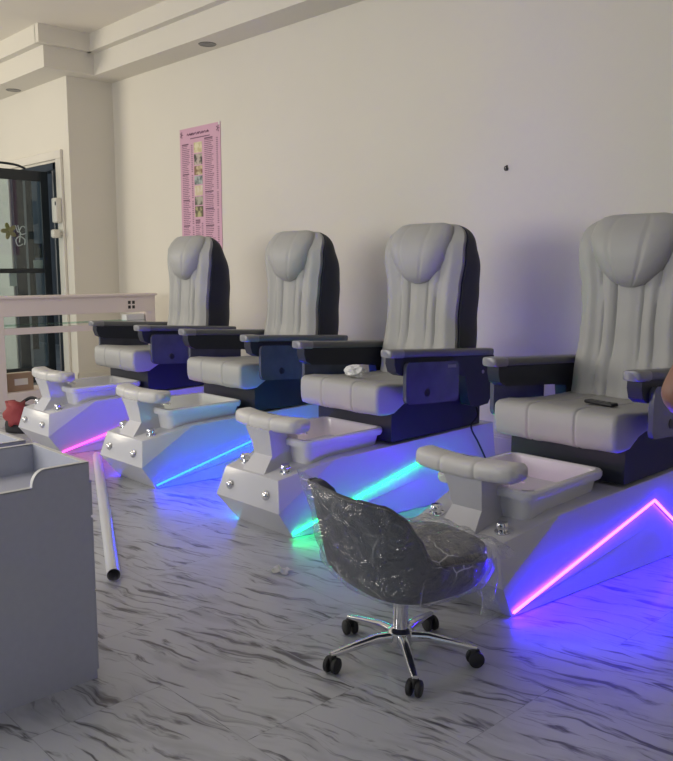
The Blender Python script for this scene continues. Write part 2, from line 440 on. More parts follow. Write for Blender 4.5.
for i, (c, hh) in enumerate(zip(cols, hs)):
    m = bpy.data.materials.new('printed_photo'); m.use_nodes = True; nt = m.node_tree
    vz = nt.nodes.new('ShaderNodeTexNoise'); vz.inputs['Scale'].default_value = 16; tc = nt.nodes.new('ShaderNodeTexCoord')
    nt.links.new(tc.outputs['Object'], vz.inputs['Vector'])
    r = nt.nodes.new('ShaderNodeValToRGB'); r.color_ramp.elements[0].position = .42; r.color_ramp.elements[1].position = .58
    r.color_ramp.elements[0].color = (*c[0], 1); r.color_ramp.elements[1].color = (*c[1], 1)
    nt.links.new(vz.outputs['Fac'], r.inputs[0]); nt.links.new(r.outputs[0], nt.nodes['Principled BSDF'].inputs['Base Color'])
    obj('printed_photo', BX(.265, .415, -.0078, -.005, pz-hh+.012, pz), m, t); pz -= hh
for x in (.025, W_-.05):
    b = bmesh.new()
    for k in range(5):
        a = k*2*PI/5
        tube(b, [(x+.01, -.0085, H_-.06), (x+.01+.028*math.cos(a), -.0085, H_-.06+.034*math.sin(a))], [.003, .007], 6)
    for v in b.verts: v.co.y = -.0072+(v.co.y+.0085)*.25
    obj('corner_flower', b, M['ink'], t)
obj('tape_tab', BX(W_-.03, W_-.005, -.0085, -.005, H_-.028, H_+.006), M['white'], t)

# ---------------------------------------------------------------- reception desk
t = empty('reception_desk', (-8.2, 3.04, 0), 'tall pinkish white open frame reception desk with a socket plate', 'desk')
DL, DW, DH = 1.83, .50, 1.13
obj('desk_top', BX(0, -DW*-1-.30, 0, DL, DH-.025, DH, .004), M['desk'], t)
obj('apron', BX(.14, .17, .03, DL-.03, DH-.200, DH-.025, .003), M['desk'], t)
for y in (.0, DL-.14):
    obj('leg', BX(.03, .1665, y+.01, y+.13, 0, DH-.025, .004), M['desk'], t)
obj('lower_rail', BX(.125, .165, .13, DL-.14, .75, .815, .003), M['desk'], t)
obj('glass_shelf', BX(.03, .165, .13, DL-.14, .835, .845, .002), M['shelfglass'], t)
obj('base_board', BX(-.24, .165, .13, DL-.14, 0, .175, .004), M['desk'], t)
b = BX(.17, .174, DL-.40, DL-.22, DH-.185, DH-.04, .002)
o = obj('socket_plate', b, M['desk'], t)
for yy in (.05, .10):
    for zz in (.035, .085):
        obj('socket', BX(.1735, .1765, DL-.40+yy-.016+.015, DL-.40+yy+.016+.015, DH-.185+zz-.012, DH-.185+zz+.022, .002), M['hole'], o)
obj('cable_box', BX(.06, .165, DL-.37, DL-.15, DH-.37, DH-.225, .004), M['deskbox'], t)

# cardboard box on the base board
t = empty('cardboard_box', (-8.23, 3.20, .176), 'small brown cardboard box standing on the desk base board', 'box', rz=.06)
obj('carton', BX(-.0, .115, 0, .27, 0, .18, .003), M['cardboard'], t)
obj('printed_label', BX(.1155, .117, .07, .21, .06, .125), M['offwhite'], t)
b = bmesh.new(); box(b, .035, .08, 0.002, .268, .1802, .182); obj('packing_tape', b, M['offwhite'], t)

# red and black bag beside first chair
t = empty('shoulder_bag', (-6.95, 2.86, 0), 'red and black shoulder bag slumped on the floor beside the farthest chair', 'bag', rz=.5)
b = bmesh.new()
rings = []
for k in range(9):
    z = .22*k/8; s = (1-.35*(k/8)**2)
    rings.append([((.15*s+.012*math.sin(5*a+k))*math.copysign(abs(math.cos(a))**.7, math.cos(a)),
                   (.11*s+.012*math.cos(4*a+k*.7))*math.copysign(abs(math.sin(a))**.7, math.sin(a)), max(z, .001)) for a in [2*PI*i/24 for i in range(24)]])
loft(b, rings); obj('bag_body', b, M['blackcloth'], t, smooth=True)
b = bmesh.new()
rings = []
for k in range(7):
    z = .07+.19*k/6; s = (1-.5*abs(k/6-.4)**1.5)
    rings.append([((.11*s)*math.cos(a)-.02, (.075*s+.01*math.sin(3*a+k))*math.sin(a)-.055, z) for a in [2*PI*i/20 for i in range(20)]])
loft(b, rings)
for v in b.verts: v.co += Vector((.02*math.sin(v.co.z*50+v.co.y*30), 0, .015*math.sin(v.co.x*60)))
obj('red_flap', b, M['red'], t, smooth=True)
b = bmesh.new(); tube(b, bez([(.12, .02, .17), (.14, .05, .25), (.02, .09, .28), (-.1, .05, .2)], 6), .014, 8); obj('strap', b, M['blackcloth'], t, smooth=True)
t = empty('red_pouch', (-7.62, 2.58, 0), 'small red pouch on the floor at the left edge beside the bag', 'pouch')
b = bmesh.new()
rings = [[((.10*s)*math.cos(a), (.07*s)*math.sin(a), z) for a in [2*PI*i/20 for i in range(20)]] for z, s in [(.002, .8), (.03, 1), (.08, .95), (.12, .6), (.13, .2)]]
loft(b, rings); obj('pouch_body', b, M['red'], t, smooth=True)
b = bmesh.new(); tube(b, bez([(-.06, 0, .11), (0, 0, .135), (.06, 0, .11)], 5), .007, 6); obj('zip', b, M['blackcloth'], t, smooth=True)

# ---------------------------------------------------------------- pedicure chairs
YC = 3.40
def L(p): return (p[0], p[1]-YC, p[2])
A_ = (.225, 2.60, .325); B_ = (.272, 2.565, .165); C_ = (.232, 2.69, .0); K_ = (.285, 2.95, .392)
C2 = (.242, 2.675, .028); P_ = (.325, 3.72, .305); Q_ = (.385, 4.06, .035); R_ = (.385, 4.30, 0); S_ = (.345, 4.28, .43); QB = (.375, 4.05, 0)
MR = (.325, 3.66, .185)
C2i = (.239, 2.68, .024); Pi = (.312, 3.717, .298); Qi = (.374, 4.048, .033)
def sx(p, s): return (p[0]*s, p[1], p[2])
def make_pedestal():
    bm = bmesh.new(); V = {}
    def v(n, p, s):
        V[n, s] = bm.verts.new(L(sx(p, s)))
    for s in (1, -1):
        for n, p in dict(A=A_, B=B_, C=C_, K=K_, C2=C2, P=P_, Q=Q_, R=R_, S=S_, QB=QB, M=MR, C2i=C2i, Pi=Pi, Qi=Qi).items(): v(n, p, s)
    F = lambda *k: bm.faces.new([V[x] for x in k])
    for s in (1, -1):
        F(('A', s), ('B', s), ('K', s))
        F(('B', s), ('C', s), ('C2', s)); F(('B', s), ('C2', s), ('K', s))
        F(('K', s), ('C2', s), ('P', s)); F(('K', s), ('P', s), ('S', s))
        F(('P', s), ('Q', s), ('S', s)); F(('Q', s), ('R', s), ('S', s))
        F(('C2', s), ('C2i', s), ('Pi', s), ('P', s)); F(('P', s), ('Pi', s), ('Qi', s), ('Q', s))   # ledge that carries the light strip
        F(('C2i', s), ('M', s), ('Pi', s)); F(('Pi', s), ('M', s), ('Qi', s))
        F(('C2i', s), ('C', s), ('M', s)); F(('M', s), ('C', s), ('QB', s)); F(('M', s), ('QB', s), ('Qi', s))
        F(('C2', s), ('C', s), ('C2i', s)); F(('Qi', s), ('QB', s), ('Q', s)); F(('Q', s), ('QB', s), ('R', s))
    F(('A', 1), ('A', -1), ('B', -1), ('B', 1)); F(('B', 1), ('B', -1), ('C', -1), ('C', 1))
    F(('A', 1), ('K', 1), ('K', -1), ('A', -1)); F(('K', 1), ('S', 1), ('S', -1), ('K', -1))
    F(('S', 1), ('R', 1), ('R', -1), ('S', -1))
    F(('C', 1), ('C', -1), ('QB', -1), ('QB', 1)); F(('QB', 1), ('QB', -1), ('R', -1), ('R', 1))
    bmesh.ops.recalc_face_normals(bm, faces=bm.faces)
    e = [x for x in bm.edges if len(x.link_faces) == 2 and x.calc_face_angle(0) > math.radians(28) and x.is_convex and
         not any(f.calc_area() < .004 for f in x.link_faces)]
    bmesh.ops.bevel(bm, geom=e, offset=.005, segments=2, affect='EDGES', profile=.5, clamp_overlap=True)
    return bm
def strip_mesh(s):
    bm = bmesh.new()
    pts = [Vector(sx(p, s)) for p in ((C2[0], C2[1], C2[2]), P_, Q_)]
    off = Vector((.004*s, 0, -.006))
    w = .005
    path = [pts[0]+Vector((.002*s, .01, .0)), pts[1], pts[2]]
    rings = []
    for i, p in enumerate(path):
        rings.append([L(p+Vector((.005*s, 0, w))), L(p+Vector((.009*s, 0, 0))), L(p+Vector((.006*s, 0, -w))), L(p+Vector((-.006*s, 0, -w))), L(p+Vector((-.006*s, 0, w)))])
    loft(bm, rings); return bm

def dome(r, h):
    return [(0, h), (r*.35, h*.97), (r*.7, h*.8), (r*.92, h*.45), (r, h*.15), (r*1.12, h*.1), (r*1.15, 0), (0, 0)]

def back_y(z):   # front face of the backrest: world Y at height z
    return interp([(.66, 3.94), (.80, 3.955), (1.05, 3.985), (1.3, 4.00), (1.5, 4.0), (1.68, 4.045)], z)
def back_w(z): return interp([(.66, .305), (.85, .298), (1.12, .280), (1.28, .289), (1.46, .318), (1.56, .315)], z)
def zrows():
    R = [(.66+.0295*i, None) for i in range(31)]          # to 1.545
    rows = [(z, back_w(z)) for z, _ in R]
    w0 = back_w(1.545)
    for k in range(1, 11):
        a = k/10*PI/2
        rows.append((1.545+.125*math.sin(a), w0*(1-.50*(1-math.cos(a))**1.15)))
    return rows
def make_back_cushion():
    bm = bmesh.new(); rings = []
    nx = 56
    for z, w in zrows():
        y0 = back_y(z); fr = []
        top = max(0, (z-1.6)/.07); 
        for i in range(nx+1):
            u = -1+2*i/nx; x = w*u
            edge = abs(u)
            d = -.030*(1-edge**4)          # bulge forward
            d -= .022*math.exp(-((edge-.80)/.14)**2)*(1 if z < 1.5 else max(0, 1-(z-1.5)/.1))   # side bolsters
            if z < 1.42:
                for sxx, k in ((.24+.06*(1.35-z), .011), (.56-.06*math.sin((z-.7)*4), .010)):
                    d += k*math.exp(-((edge-sxx)/.016)**2)
                d -= .012*math.exp(-((edge-.40)/.10)**2)+.008*math.exp(-(edge/.14)**2)
            d += .012*math.exp(-((z-1.02)/.012)**2)*(edge < .55)*.0
            fr.append((x, y0+d+.03*top**2-YC, z))
        bk = [(w*(1-2*i/8)*.97, y0+.06-YC, z) for i in range(9)]
        rings.append(fr+bk)
    loft(bm, rings); return bm
def make_back_shell():
    bm = bmesh.new(); rings = []
    for z, w in zrows():
        w2 = w+.012; y0 = back_y(z)
        dep = .285*(1-(max(0, z-.95)/.74)**4.2) if z > .95 else .285-.06*((.95-z)/.29)**2
        ring = []
        for i in range(25):
            a = -PI/2+PI*i/24
            cx_, sy_ = math.sin(a), math.cos(a)
            ring.append((w2*math.copysign(abs(cx_)**.45, cx_), y0+.028+(dep-.0)*abs(sy_)**.6-YC, z-.004))
        rings.append(ring)
    loft(bm, rings); return bm
def make_headrest():
    bm = bmesh.new(); rings = []
    tab = [(1.305, .025), (1.312, .055), (1.325, .085), (1.35, .122), (1.39, .160), (1.44, .194), (1.50, .220), (1.57, .238), (1.62, .234), (1.65, .218), (1.668, .19), (1.678, .14)]
    for z, w in tab:
        t = (z-1.305)/(1.678-1.305)
        th = .095*(math.sin(PI*min(1, t*.62+.16))**.7) if t < .99 else .03
        if t > .75: th *= 1-.55*((t-.75)/.25)**2
        if t < .1: th *= .45+5.5*t
        y0 = back_y(z)-.028+.025*max(0, t-.7)
        fr = []
        for i in range(41):
            u = -1+2*i/40; e = abs(u)
            d = -th*(1-e**3.2)**.6
            for s in (.42,): d += .007*math.exp(-((e-s)/.035)**2)
            fr.append((w*u, y0+d-YC, z))
        bk = [(w*(1-2*i/6)*.96, y0+.03-YC, z) for i in range(7)]
        rings.append(fr+bk)
    loft(bm, rings); return bm
SEATP = [(3.270, .60), (3.259, .63), (3.256, .68), (3.258, .735), (3.268, .752), (3.29, .761), (3.36, .762), (3.45, .752), (3.56, .742), (3.7, .735), (3.85, .732), (3.95, .735),
         (3.98, .72), (3.98, .67), (3.93, .655), (3.8, .652), (3.66, .652), (3.56, .648), (3.49, .632), (3.44, .605), (3.41, .588), (3.36, .583), (3.31, .585)]
def make_arm(s):
    """returns dict of bmeshes for one arm; s=+1 right"""
    out = {}
    # top pad
    b = bmesh.new(); rings = []
    secs = [(3.275, .8), (3.29, .95), (3.33, 1), (3.6, 1), (3.9, 1), (4.14, .98), (4.2, .85)]
    for y, k in secs:
        cx_, cz_ = .372, .921; hw, hh = .044*k, .022*(.6+.4*k)
        rings.append([(s*(cx_+hw*math.copysign(abs(math.cos(a))**.5, math.cos(a))), y-YC, cz_+hh*math.copysign(abs(math.sin(a))**.5, math.sin(a))) for a in [2*PI*i/20 for i in range(20)]])
    loft(b, rings); out['pad'] = b
    b = bmesh.new(); rings = []
    for y, k in [(3.262, .72), (3.268, .9), (3.285, 1), (3.36, 1.03), (3.365, 1.0)]:
        cx_, cz_ = .372, .921; hw, hh = .0465*k, .0245*(.55+.45*k)
        rings.append([(s*(cx_+hw*math.copysign(abs(math.cos(a))**.5, math.cos(a))), y-YC, cz_+hh*math.copysign(abs(math.sin(a))**.5, math.sin(a))) for a in [2*PI*i/20 for i in range(20)]])
    loft(b, rings); out['cap'] = b
    # dark body under the pad (outline in y,z)
    body = [(3.30, .902), (3.298, .865), (3.315, .82), (3.36, .80), (3.55, .795), (3.80, .79), (3.93, .78), (3.95, .66), (3.98, .60), (4.05, .585), (4.16, .60), (4.20, .66), (4.21, .902)]
    b = bmesh.new(); prism(b, [(y-YC, z) for y, z in body], s*.337, s*.405, 'x'); bevel_all(b, .008, 2, 30); out['body'] = b
    # folded tray panel on the outer side
    pan = []
    for cy_, cz_, a0 in ((3.795, .84, 0), (3.40, .84, 90), (3.40, .675, 180), (3.795, .675, 270)):
        for k in range(5):
            a = math.radians(a0+22.5*k); pan.append((cy_+.035*math.cos(a)-YC, cz_+.035*math.sin(a)))
    b = bmesh.new(); prism(b, pan, s*.409, s*.432, 'x'); bevel_all(b, .004, 2, 30); out['panel'] = b
    em = bmesh.new(); lathe(em, [(0, .003), (.022, .003), (.024, 0), (0, 0)], 20, Matrix.Translation((s*.432, 3.545-YC, .700)) @ Matrix.Rotation(s*PI/2, 4, 'Y')); out['emblem'] = em
    b = bmesh.new(); box(b, *(sorted((s*.4322, s*.4335))), 3.725-YC, 3.80-YC, .838, .856); out['badge'] = b
    b = bmesh.new(); lathe(b, [(0, .004), (.010, .004), (.012, 0), (0, 0)], 14, Matrix.Translation((s*.405, 4.10-YC, .80)) @ Matrix.Rotation(s*PI/2, 4, 'Y')); out['screw'] = b
    for b in out.values():
        for v in b.verts: v.co.z += .020-.050*(v.co.y+YC-3.27)/.93
    return out

def basin_meshes():
    zr, x0, y0, y1 = .504, .235, 2.775, 3.40
    def rr(hx, ya, yb, r, z):
        p = []
        for cx_, cy_, a0 in ((hx-r, yb-r, 0), (-hx+r, yb-r, 90), (-hx+r, ya+r, 180), (hx-r, ya+r, 270)):
            for k in range(6):
                a = math.radians(a0+18*k); p.append((cx_+r*math.cos(a), cy_+r*math.sin(a)-YC, z))
        return p
    bm = bmesh.new()
    rings = [rr(.203, 2.825, 3.34, .04, .33), rr(.222, 2.805, 3.365, .045, zr-.055), rr(.225, 2.80, 3.365, .045, zr-.045), rr(.248, 2.775, 3.372, .05, zr-.04), rr(.254, 2.77, 3.377, .05, zr-.025),
             rr(.254, 2.77, 3.377, .05, zr-.008), rr(.248, 2.776, 3.371, .048, zr), rr(.226, 2.80, 3.36, .04, zr), rr(.218, 2.81, 3.352, .04, zr-.008), rr(.185, 2.84, 3.34, .04, zr-.10), rr(.165, 2.87, 3.31, .04, zr-.125), rr(.06, 3.0, 3.2, .03, zr-.13)]
    loft(bm, rings); return bm

def make_chair():
    root = empty('pedicure_chair', (0, YC, 0), '', 'pedicure chair')
    P = {}
    ped = obj('pedestal', make_pedestal(), M['gloss'], root, angle=20)
    P['ledR'] = obj('light_strip', strip_mesh(1), M['white'], root)
    P['ledL'] = obj('light_strip', strip_mesh(-1), M['white'], root)
    for s in (-1, 1):
        b = bmesh.new(); lathe(b, dome(.026, .022), 24, Matrix.Translation((s*.155, 2.585-YC-.006, .235)) @ Matrix.Rotation(math.radians(102), 4, 'X'))
        obj('front_jet', b, M['chrome'], root, angle=40)
        b = bmesh.new(); lathe(b, [(0, 0), (.036, 0), (.034, .012), (.022, .016), (.020, .022), (.026, .025), (.028, .038), (.022, .048), (0, .050)], 20, Matrix.Translation((s*.172, 2.70-YC, .338)) @ Matrix.Rotation(math.radians(8), 4, 'X'))
        box(b, s*.172-.007, s*.172+.007, 2.665-YC, 2.70-YC, .362, .378, .004)
        obj('control_knob', b, M['chrome'], root, angle=40)
    # footrest post
    b = bmesh.new()
    rings = []
    for z, ya, yb, w in [(.315, 2.605, 2.88, .093), (.412, 2.685, 2.875, .076), (.50, 2.665, 2.85, .088), (.56, 2.645, 2.80, .10)]:
        rings.append([(-w, ya-YC, z), (w, ya-YC, z), (w*1.05, yb-YC, z), (-w*1.05, yb-YC, z)])
    loft(b, rings); bevel_all(b, .006, 2, 15)
    obj('footrest_post', b, M['gloss'], root, angle=25)
    # footrest pad: bowed bolster
    b = bmesh.new(); rings = []
    xs = [-.262, -.259, -.252, -.237] + [-.2+.02*i for i in range(21)] + [.237, .252, .259, .262]
    xs = sorted(set(round(x, 4) for x in xs) | {-.092, -.088, -.084, .084, .088, .092})
    for x in xs:
        e = max(0, abs(x)-.232)/.031; k = math.sqrt(max(.25, 1-e*e))
        k -= .07*math.exp(-((abs(x)-.088)/.005)**2)
        yc = 2.72+.028*(abs(x)/.245)**2.2; zc = .585+.006*(abs(x)/.245)**2
        hy, hz = .066*k, .040*k
        rings.append([(x, yc+hy*math.copysign(abs(math.cos(a))**.55, math.cos(a))-YC, zc+hz*math.copysign(abs(math.sin(a))**.6, math.sin(a))) for a in [2*PI*i/24 for i in range(24)]])
    loft(b, rings); pad = obj('footrest_pad', b, M['padw'], root, smooth=True)
    obj('name_inlay', BX(-.07, .07, 2.70-YC, 2.75-YC, .621, .6245, .0015), M['lacquer'], pad)
    # faucet under the pad
    b = bmesh.new(); tube(b, bez([(.06, 2.84-YC, .50), (.06, 2.83-YC, .535), (.09, 2.82-YC, .545), (.15, 2.82-YC, .54), (.165, 2.85-YC, .525)], 5), .009, 10)
    for x in (.10, .165): lathe(b, [(0, 0), (.015, 0), (.017, .012), (.008, .02), (0, .021)], 14, Matrix.Translation((x, 2.80-YC, .545)) @ Matrix.Rotation(math.radians(100), 4, 'X'))
    obj('faucet', b, M['chrome'], root, angle=50)
    b = bmesh.new(); tube(b, [(-.16, 2.78-YC, .545), (-.16, 2.78-YC, .50), (-.155, 2.77-YC, .47)], [.014, .016, .022], 12); obj('hand_sprayer', b, M['tub'], root, angle=50)
    b = bmesh.new(); lathe(b, [(0, 0), (.02, 0), (.02, .012), (0, .014)], 14, Matrix.Translation((-.16, 2.77-YC, .54))); obj('sprayer_holder', b, M['chrome'], root, angle=50)
    tub = obj('foot_basin', basin_meshes(), M['tub'], root, angle=35)
    b = bmesh.new(); lathe(b, dome(.028, .008), 18, Matrix.Translation((.0, 2.856-YC, .44)) @ Matrix.Rotation(math.radians(-75), 4, 'X')); P['basinlamp'] = obj('basin_lamp', b, M['white'], tub, smooth=True)
    b = bmesh.new(); lathe(b, dome(.022, .004), 18, Matrix.Translation((0, 3.12-YC, .382))); obj('drain', b, M['chrome'], tub, smooth=True)
    # seat carrier
    b = bmesh.new()
    pr = [(3.395, .425), (3.395, .590), (3.45, .605), (3.50, .64), (3.60, .66), (4.18, .66), (4.22, .60), (4.22, .425)]
    prism(b, [(y-YC, z) for y, z in pr], -.305, .305, 'x'); bevel_all(b, .012, 2, 25)
    P['carrier'] = obj('seat_carrier', b, M['navy'], root, angle=30)
    b = bmesh.new(); cushion(b, [(y-YC, z) for y, z in SEATP], .324, seams=(-.125, .125), er=.022)
    P['pad'] = pad; P['seat'] = obj('seat_cushion', b, M['leather'], root, smooth=True)
    P['back'] = obj('back_cushion', make_back_cushion(), M['leather'], root, angle=45)
    P['shell'] = obj('back_shell', make_back_shell(), M['navy'], root, angle=50)
    b = bmesh.new(); box(b, .272, .280, 4.10-YC, 4.13-YC, .985, 1.02, .003); obj('side_clip', b, M['offwhite'], P['shell'])
    obj('headrest', make_headrest(), M['leather'], P['back'], smooth=True)
    for s in (-1, 1):
        d = make_arm(s)
        a = obj('armrest', d['body'], M['navy'], root, angle=30); P['arm%d' % s] = a
        obj('arm_pad', d['pad'], M['armtop'], a, smooth=True)
        obj('pad_cap', d['cap'], M['silver'], a, angle=60)
        tp = obj('tray_panel', d['panel'], M['lacquer'], a, angle=30)
        obj('emblem', d['emblem'], M['emblem'], a, angle=40)
        obj('badge', d['badge'], M['silver'], a)
        obj('screw_cover', d['screw'], M['silver'], a, angle=40)
    return root, P

def copy_tree(o, parent=None, mp=None):
    c = o.copy(); COL.objects.link(c)
    if parent: c.parent = parent
    if mp is not None: mp[o.name] = c
    for ch in list(o.children): copy_tree(ch, c, mp)
    return c

CH = [
    (-6.06, .00, 'pale grey pedicure spa chair farthest away, beside the reception desk', dict(R=(7., .3, 4.), L=(3., .5, 9.), B=None)),
    (-4.727, .04, 'pale grey pedicure spa chair with a sky blue light line, second from the reception desk', dict(R=(.12, .78, 105.), L=(2., 1.2, 75.), B=(.62, .66, .45))),
    (-3.39, -.03, 'pale grey pedicure spa chair with a turquoise light line and crumpled tissue on its seat', dict(R=(.12, 18., 4.), L=(.5, 16., 20.), B=(.95, .55, .80))),
    (-2.03, .05, 'pale grey pedicure spa chair nearest the camera with a bent pink-violet light line', dict(R=(4.5, .62, 185.), L=(8., 1.5, 95.), B=(1., .45, 1.))),
]
base, PP = make_chair()
names = {k: v.name for k, v in PP.items()}
roots = []
for i, (cx_, sl, lab, lc) in enumerate(CH):
    mp = {}
    if i == 0: r = None
    r = copy_tree(base, None, mp)
    r.location = (cx_, YC, 0); r['label'] = lab; r['group'] = 'pedicure chairs along the wall'
    for k in ('seat', 'back', 'shell', 'carrier', 'arm1', 'arm-1'):
        mp[names[k]].location.y = sl if 'arm' not in k else (sl*.7 if i < 3 else .065)
    if i == 3: mp[names['pad']].location = (-.018, -.03, 0)
    for key, nm in (('R', 'ledR'), ('L', 'ledL')):
        o = mp[names[nm]]; o.data = o.data.copy(); o.data.materials[0] = led('light_strip_glow', lc[key])
        o['label'] = 'glowing light strip set in the pedestal side'
    if lc['B']:
        o = mp[names['basinlamp']]; o.data = o.data.copy(); o.data.materials[0] = led('basin_lamp_glow', tuple(2*c for c in lc['B']))
        l = bpy.data.lights.new('basin_lamp_light', 'POINT'); l.color = lc['B']; l.energy = .5; l.shadow_soft_size = .03
        lo = bpy.data.objects.new('basin_lamp_light', l); COL.objects.link(lo); lo.location = (cx_, 2.93, .455)
    roots.append((r, mp))
def kill(o):
    for c in list(o.children): kill(c)
    bpy.data.objects.remove(o)
kill(base)

# power cord at the back of the third chair
b = bmesh.new(); tube(b, bez([(.30, .72, .60), (.36, .70, .50), (.37, .62, .435), (.40, .66, .33), (.42, .74, .18), (.43, .82, .02), (.44, 1.1, .012), (.42, 1.6, .012)], 8), .006, 8)
obj('power_cord', b, M['cord'], roots[2][0], smooth=True)

# tissue on third chair, remote on the near chair
def crumple(name, r, sq, seed, m, sub=3):
    b = bmesh.new(); bmesh.ops.create_icosphere(b, subdivisions=sub, radius=r); rn = random.Random(seed)
    for v in b.verts:
        k = 1+.34*(rn.random()-.5)+.15*math.sin(v.co.x*90)*math.cos(v.co.y*70)
        v.co = Vector((v.co.x*k, v.co.y*k*sq[1], v.co.z*k*sq[0]))
    zmin = min(v.co.z for v in b.verts)
    for v in b.verts: v.co.z -= zmin
    return obj(name, b, m)
o = crumple('crumpled_tissue', .058, (.62, .7), 5, M['tissue'], 3); o.location = (-3.435, 3.43, .755); o.rotation_euler.z = .5
tag(o, 'crumpled white tissue lying on the seat of the chair with the turquoise light line', 'tissue')
t = empty('remote_control', (-1.95, 3.62, .748), 'slim black remote control on the seat of the nearest chair', 'remote', rz=1.35)
obj('handset', BX(-.026, .026, -.085, .085, 0, .018, .007, 3), M['emblem'], t, angle=40)
for k in range(3): obj('button', BX(-.012, .012, -.05+.035*k, -.03+.035*k, .017, .02, .002), M['armtop'], t)

# ---------------------------------------------------------------- technician stool wrapped in film
t = empty('salon_stool', (-1.876, 2.105, 0), 'low charcoal tub stool on chrome castors still wrapped in clear plastic', 'stool', rz=math.radians(-12))
rz0 = math.radians(-12)
b = bmesh.new(); lathe(b, [(0, .052), (.040, .054), (.046, .066), (.046, .108), (.036, .118), (.027, .12), (.027, .285), (.0, .285)], 28)
obj('gas_column', b, M['chrome'], t, angle=40)
for k in range(5):
    a = math.radians(-110+72*k)-rz0; d = Vector((math.cos(a), math.sin(a), 0)); s = Vector((-d.y, d.x, 0))
    b = bmesh.new(); rings = []
    for q, (r, z, w, hgt) in enumerate([(.03, .088, .020, .018), (.10, .092, .017, .015), (.19, .080, .0145, .012), (.25, .070, .013, .010), (.275, .068, .010, .007)]):
        c = d*r+Vector((0, 0, z))
        rings.append([c+s*w*math.copysign(abs(math.cos(x))**.6, math.cos(x))+Vector((0, 0, hgt*math.copysign(abs(math.sin(x))**.6, math.sin(x)))) for x in [2*PI*i/16 for i in range(16)]])
    loft(b, rings); lg = obj('base_arm', b, M['chrome'], t, angle=45)
    c = d*.268; ca = a+[.6, -.5, .4, 1.0, -.3][k]; dd = Vector((math.cos(ca), math.sin(ca), 0)); ss = Vector((-dd.y, dd.x, 0))
    b = bmesh.new()
    for sg in (-1, 1):
        rot = Matrix.Translation(c+ss*sg*.016+Vector((0, 0, .029))) @ Matrix.Rotation(ca, 4, 'Z') @ Matrix.Rotation(PI/2, 4, 'X')
        lathe(b, [(0, -.010), (.022, -.010), (.028, -.006), (.029, 0), (.028, .006), (.022, .010), (0, .010)], 22, rot)
    box(b, c.x-.012, c.x+.012, c.y-.012, c.y+.012, .03, .064, .004)
    obj('castor', b, M['black'], lg, angle=40)
# tub shell: outer and inner skins over angle th (0 = straight back)
RIMZ = [(0, .668), (30, .662), (50, .648), (62, .618), (72, .555), (80, .465), (89, .42), (112, .405), (180, .40)]
def rim_pt(th, z, grow=0.):
    """point on the outer skin at angle th and height z"""
    a = math.radians(th)
    k = (z-.285)/(.655-.285); k = max(0, min(1.05, k))
    flare = .70+.30*min(1, k*5.0)**.5 if k > 0 else .70
    X = (.262*flare+grow)*math.copysign(abs(math.sin(a))**.72, math.sin(a))
    if abs(th) <= 90: Y = -(.215*flare+grow)*abs(math.cos(a))**.62-.10*k*abs(math.cos(a))
    else: Y = (.275*(.86+.14*min(1, k*5)**.5)+grow)*abs(math.cos(a))**.62
    return Vector((X, Y-.0, z))
def shell_rings(grow, lower=0.):
    ths = [-180+5*i for i in range(73)]
    rows = []
    for j in range(13):
        f = j/12; row = []
        for th in ths[:-1]:
            zt = interp(RIMZ, abs(th))-lower
            z = .285+(zt-.285)*f**1.2
            row.append(rim_pt(th, z, grow))
        rows.append(row)
    return rows
b = bmesh.new()
out_r = shell_rings(0); in_r = shell_rings(-.028)
rings = out_r + [[p+Vector((0, 0, .006)) for p in shell_rings(-.014)[-1]]] + in_r[::-1][:9]
V = loft(b, rings, cap=False)
c0 = V[0]; fan_cap(b, c0[::-1], (0, 0, .268))
fan_cap(b, V[-1], (0, 0, .30))
obj('tub_shell', b, M['stool'], t, angle=50)
b = bmesh.new()
rim = [p for p in shell_rings(.001)[-1]]
pts = [rim[i] for i in range(72)]; pts = pts[14:59]
tube(b, [p+Vector((0, 0, .002)) for p in pts], .006, 8); obj('rim_piping', b, M['stooledge'], t, smooth=True)
# seat cushion
b = bmesh.new(); rings = []
for z, k in [(.345, .94), (.355, .985), (.375, 1), (.405, .995), (.422, .97), (.432, .92), (.438, .75), (.441, .4), (.442, .1)]:
    ring = []
    for i in range(48):
        a = 2*PI*i/48; ca, sa = math.cos(a), math.sin(a)
        X = .205*k*math.copysign(abs(ca)**.6, ca); Y = .245*k*math.copysign(abs(sa)**.6, sa)+.055
        ring.append((X, Y, z))
    rings.append(ring)
loft(b, rings); obj('seat_cushion', b, M['stool'], t, smooth=True)
# plastic film: creased cover a little off the shell, with loose tails
def crease(p, s=1.):
    return .010*s*(math.sin(p.x*31+p.z*24)+math.sin(p.y*27-p.z*37+1)+.7*math.sin((p.x+p.y)*55+p.z*20))*.5
b = bmesh.new(); rows = []
ths = [-180+4*i for i in range(90)]
for j in range(22):
    f = j/21; row = []
    for th in ths:
        zt = interp(RIMZ, abs(th))+.012+.03*math.exp(-((th+30)/26)**2)
        z = .281+(zt-.281)*f**1.2
        p = rim_pt(th, min(z, .67), .014)
        p.z = z
        n = Vector((p.x, p.y, 0)).normalized()
        p += n*(crease(p)+.004+(.03*max(0, f-.8)*5*math.exp(-((th+35)/22)**2)))
        row.append(p)
    rows.append(row)
loft(b, rows, cap=False)
# sheet over the seat
g = []
for i in range(25):
    r = []
    for j in range(25):
        x = -.235+.47*i/24; y = -.13+.47*j/24
        e = max(abs(x)/.235, max(0, (y-.06)/.28))
        z = .456-.055*e**7+.008*math.sin(x*60+y*25)*math.cos(y*43-x*14)+.004*math.sin(x*130)
        r.append(b.verts.new((x, y, z)))
    g.append(r)
for i in range(24):
    for j in range(24): b.faces.new((g[i][j], g[i+1][j], g[i+1][j+1], g[i][j+1]))
fw_ = obj('plastic_wrap', b, M['film'], t, smooth=True)
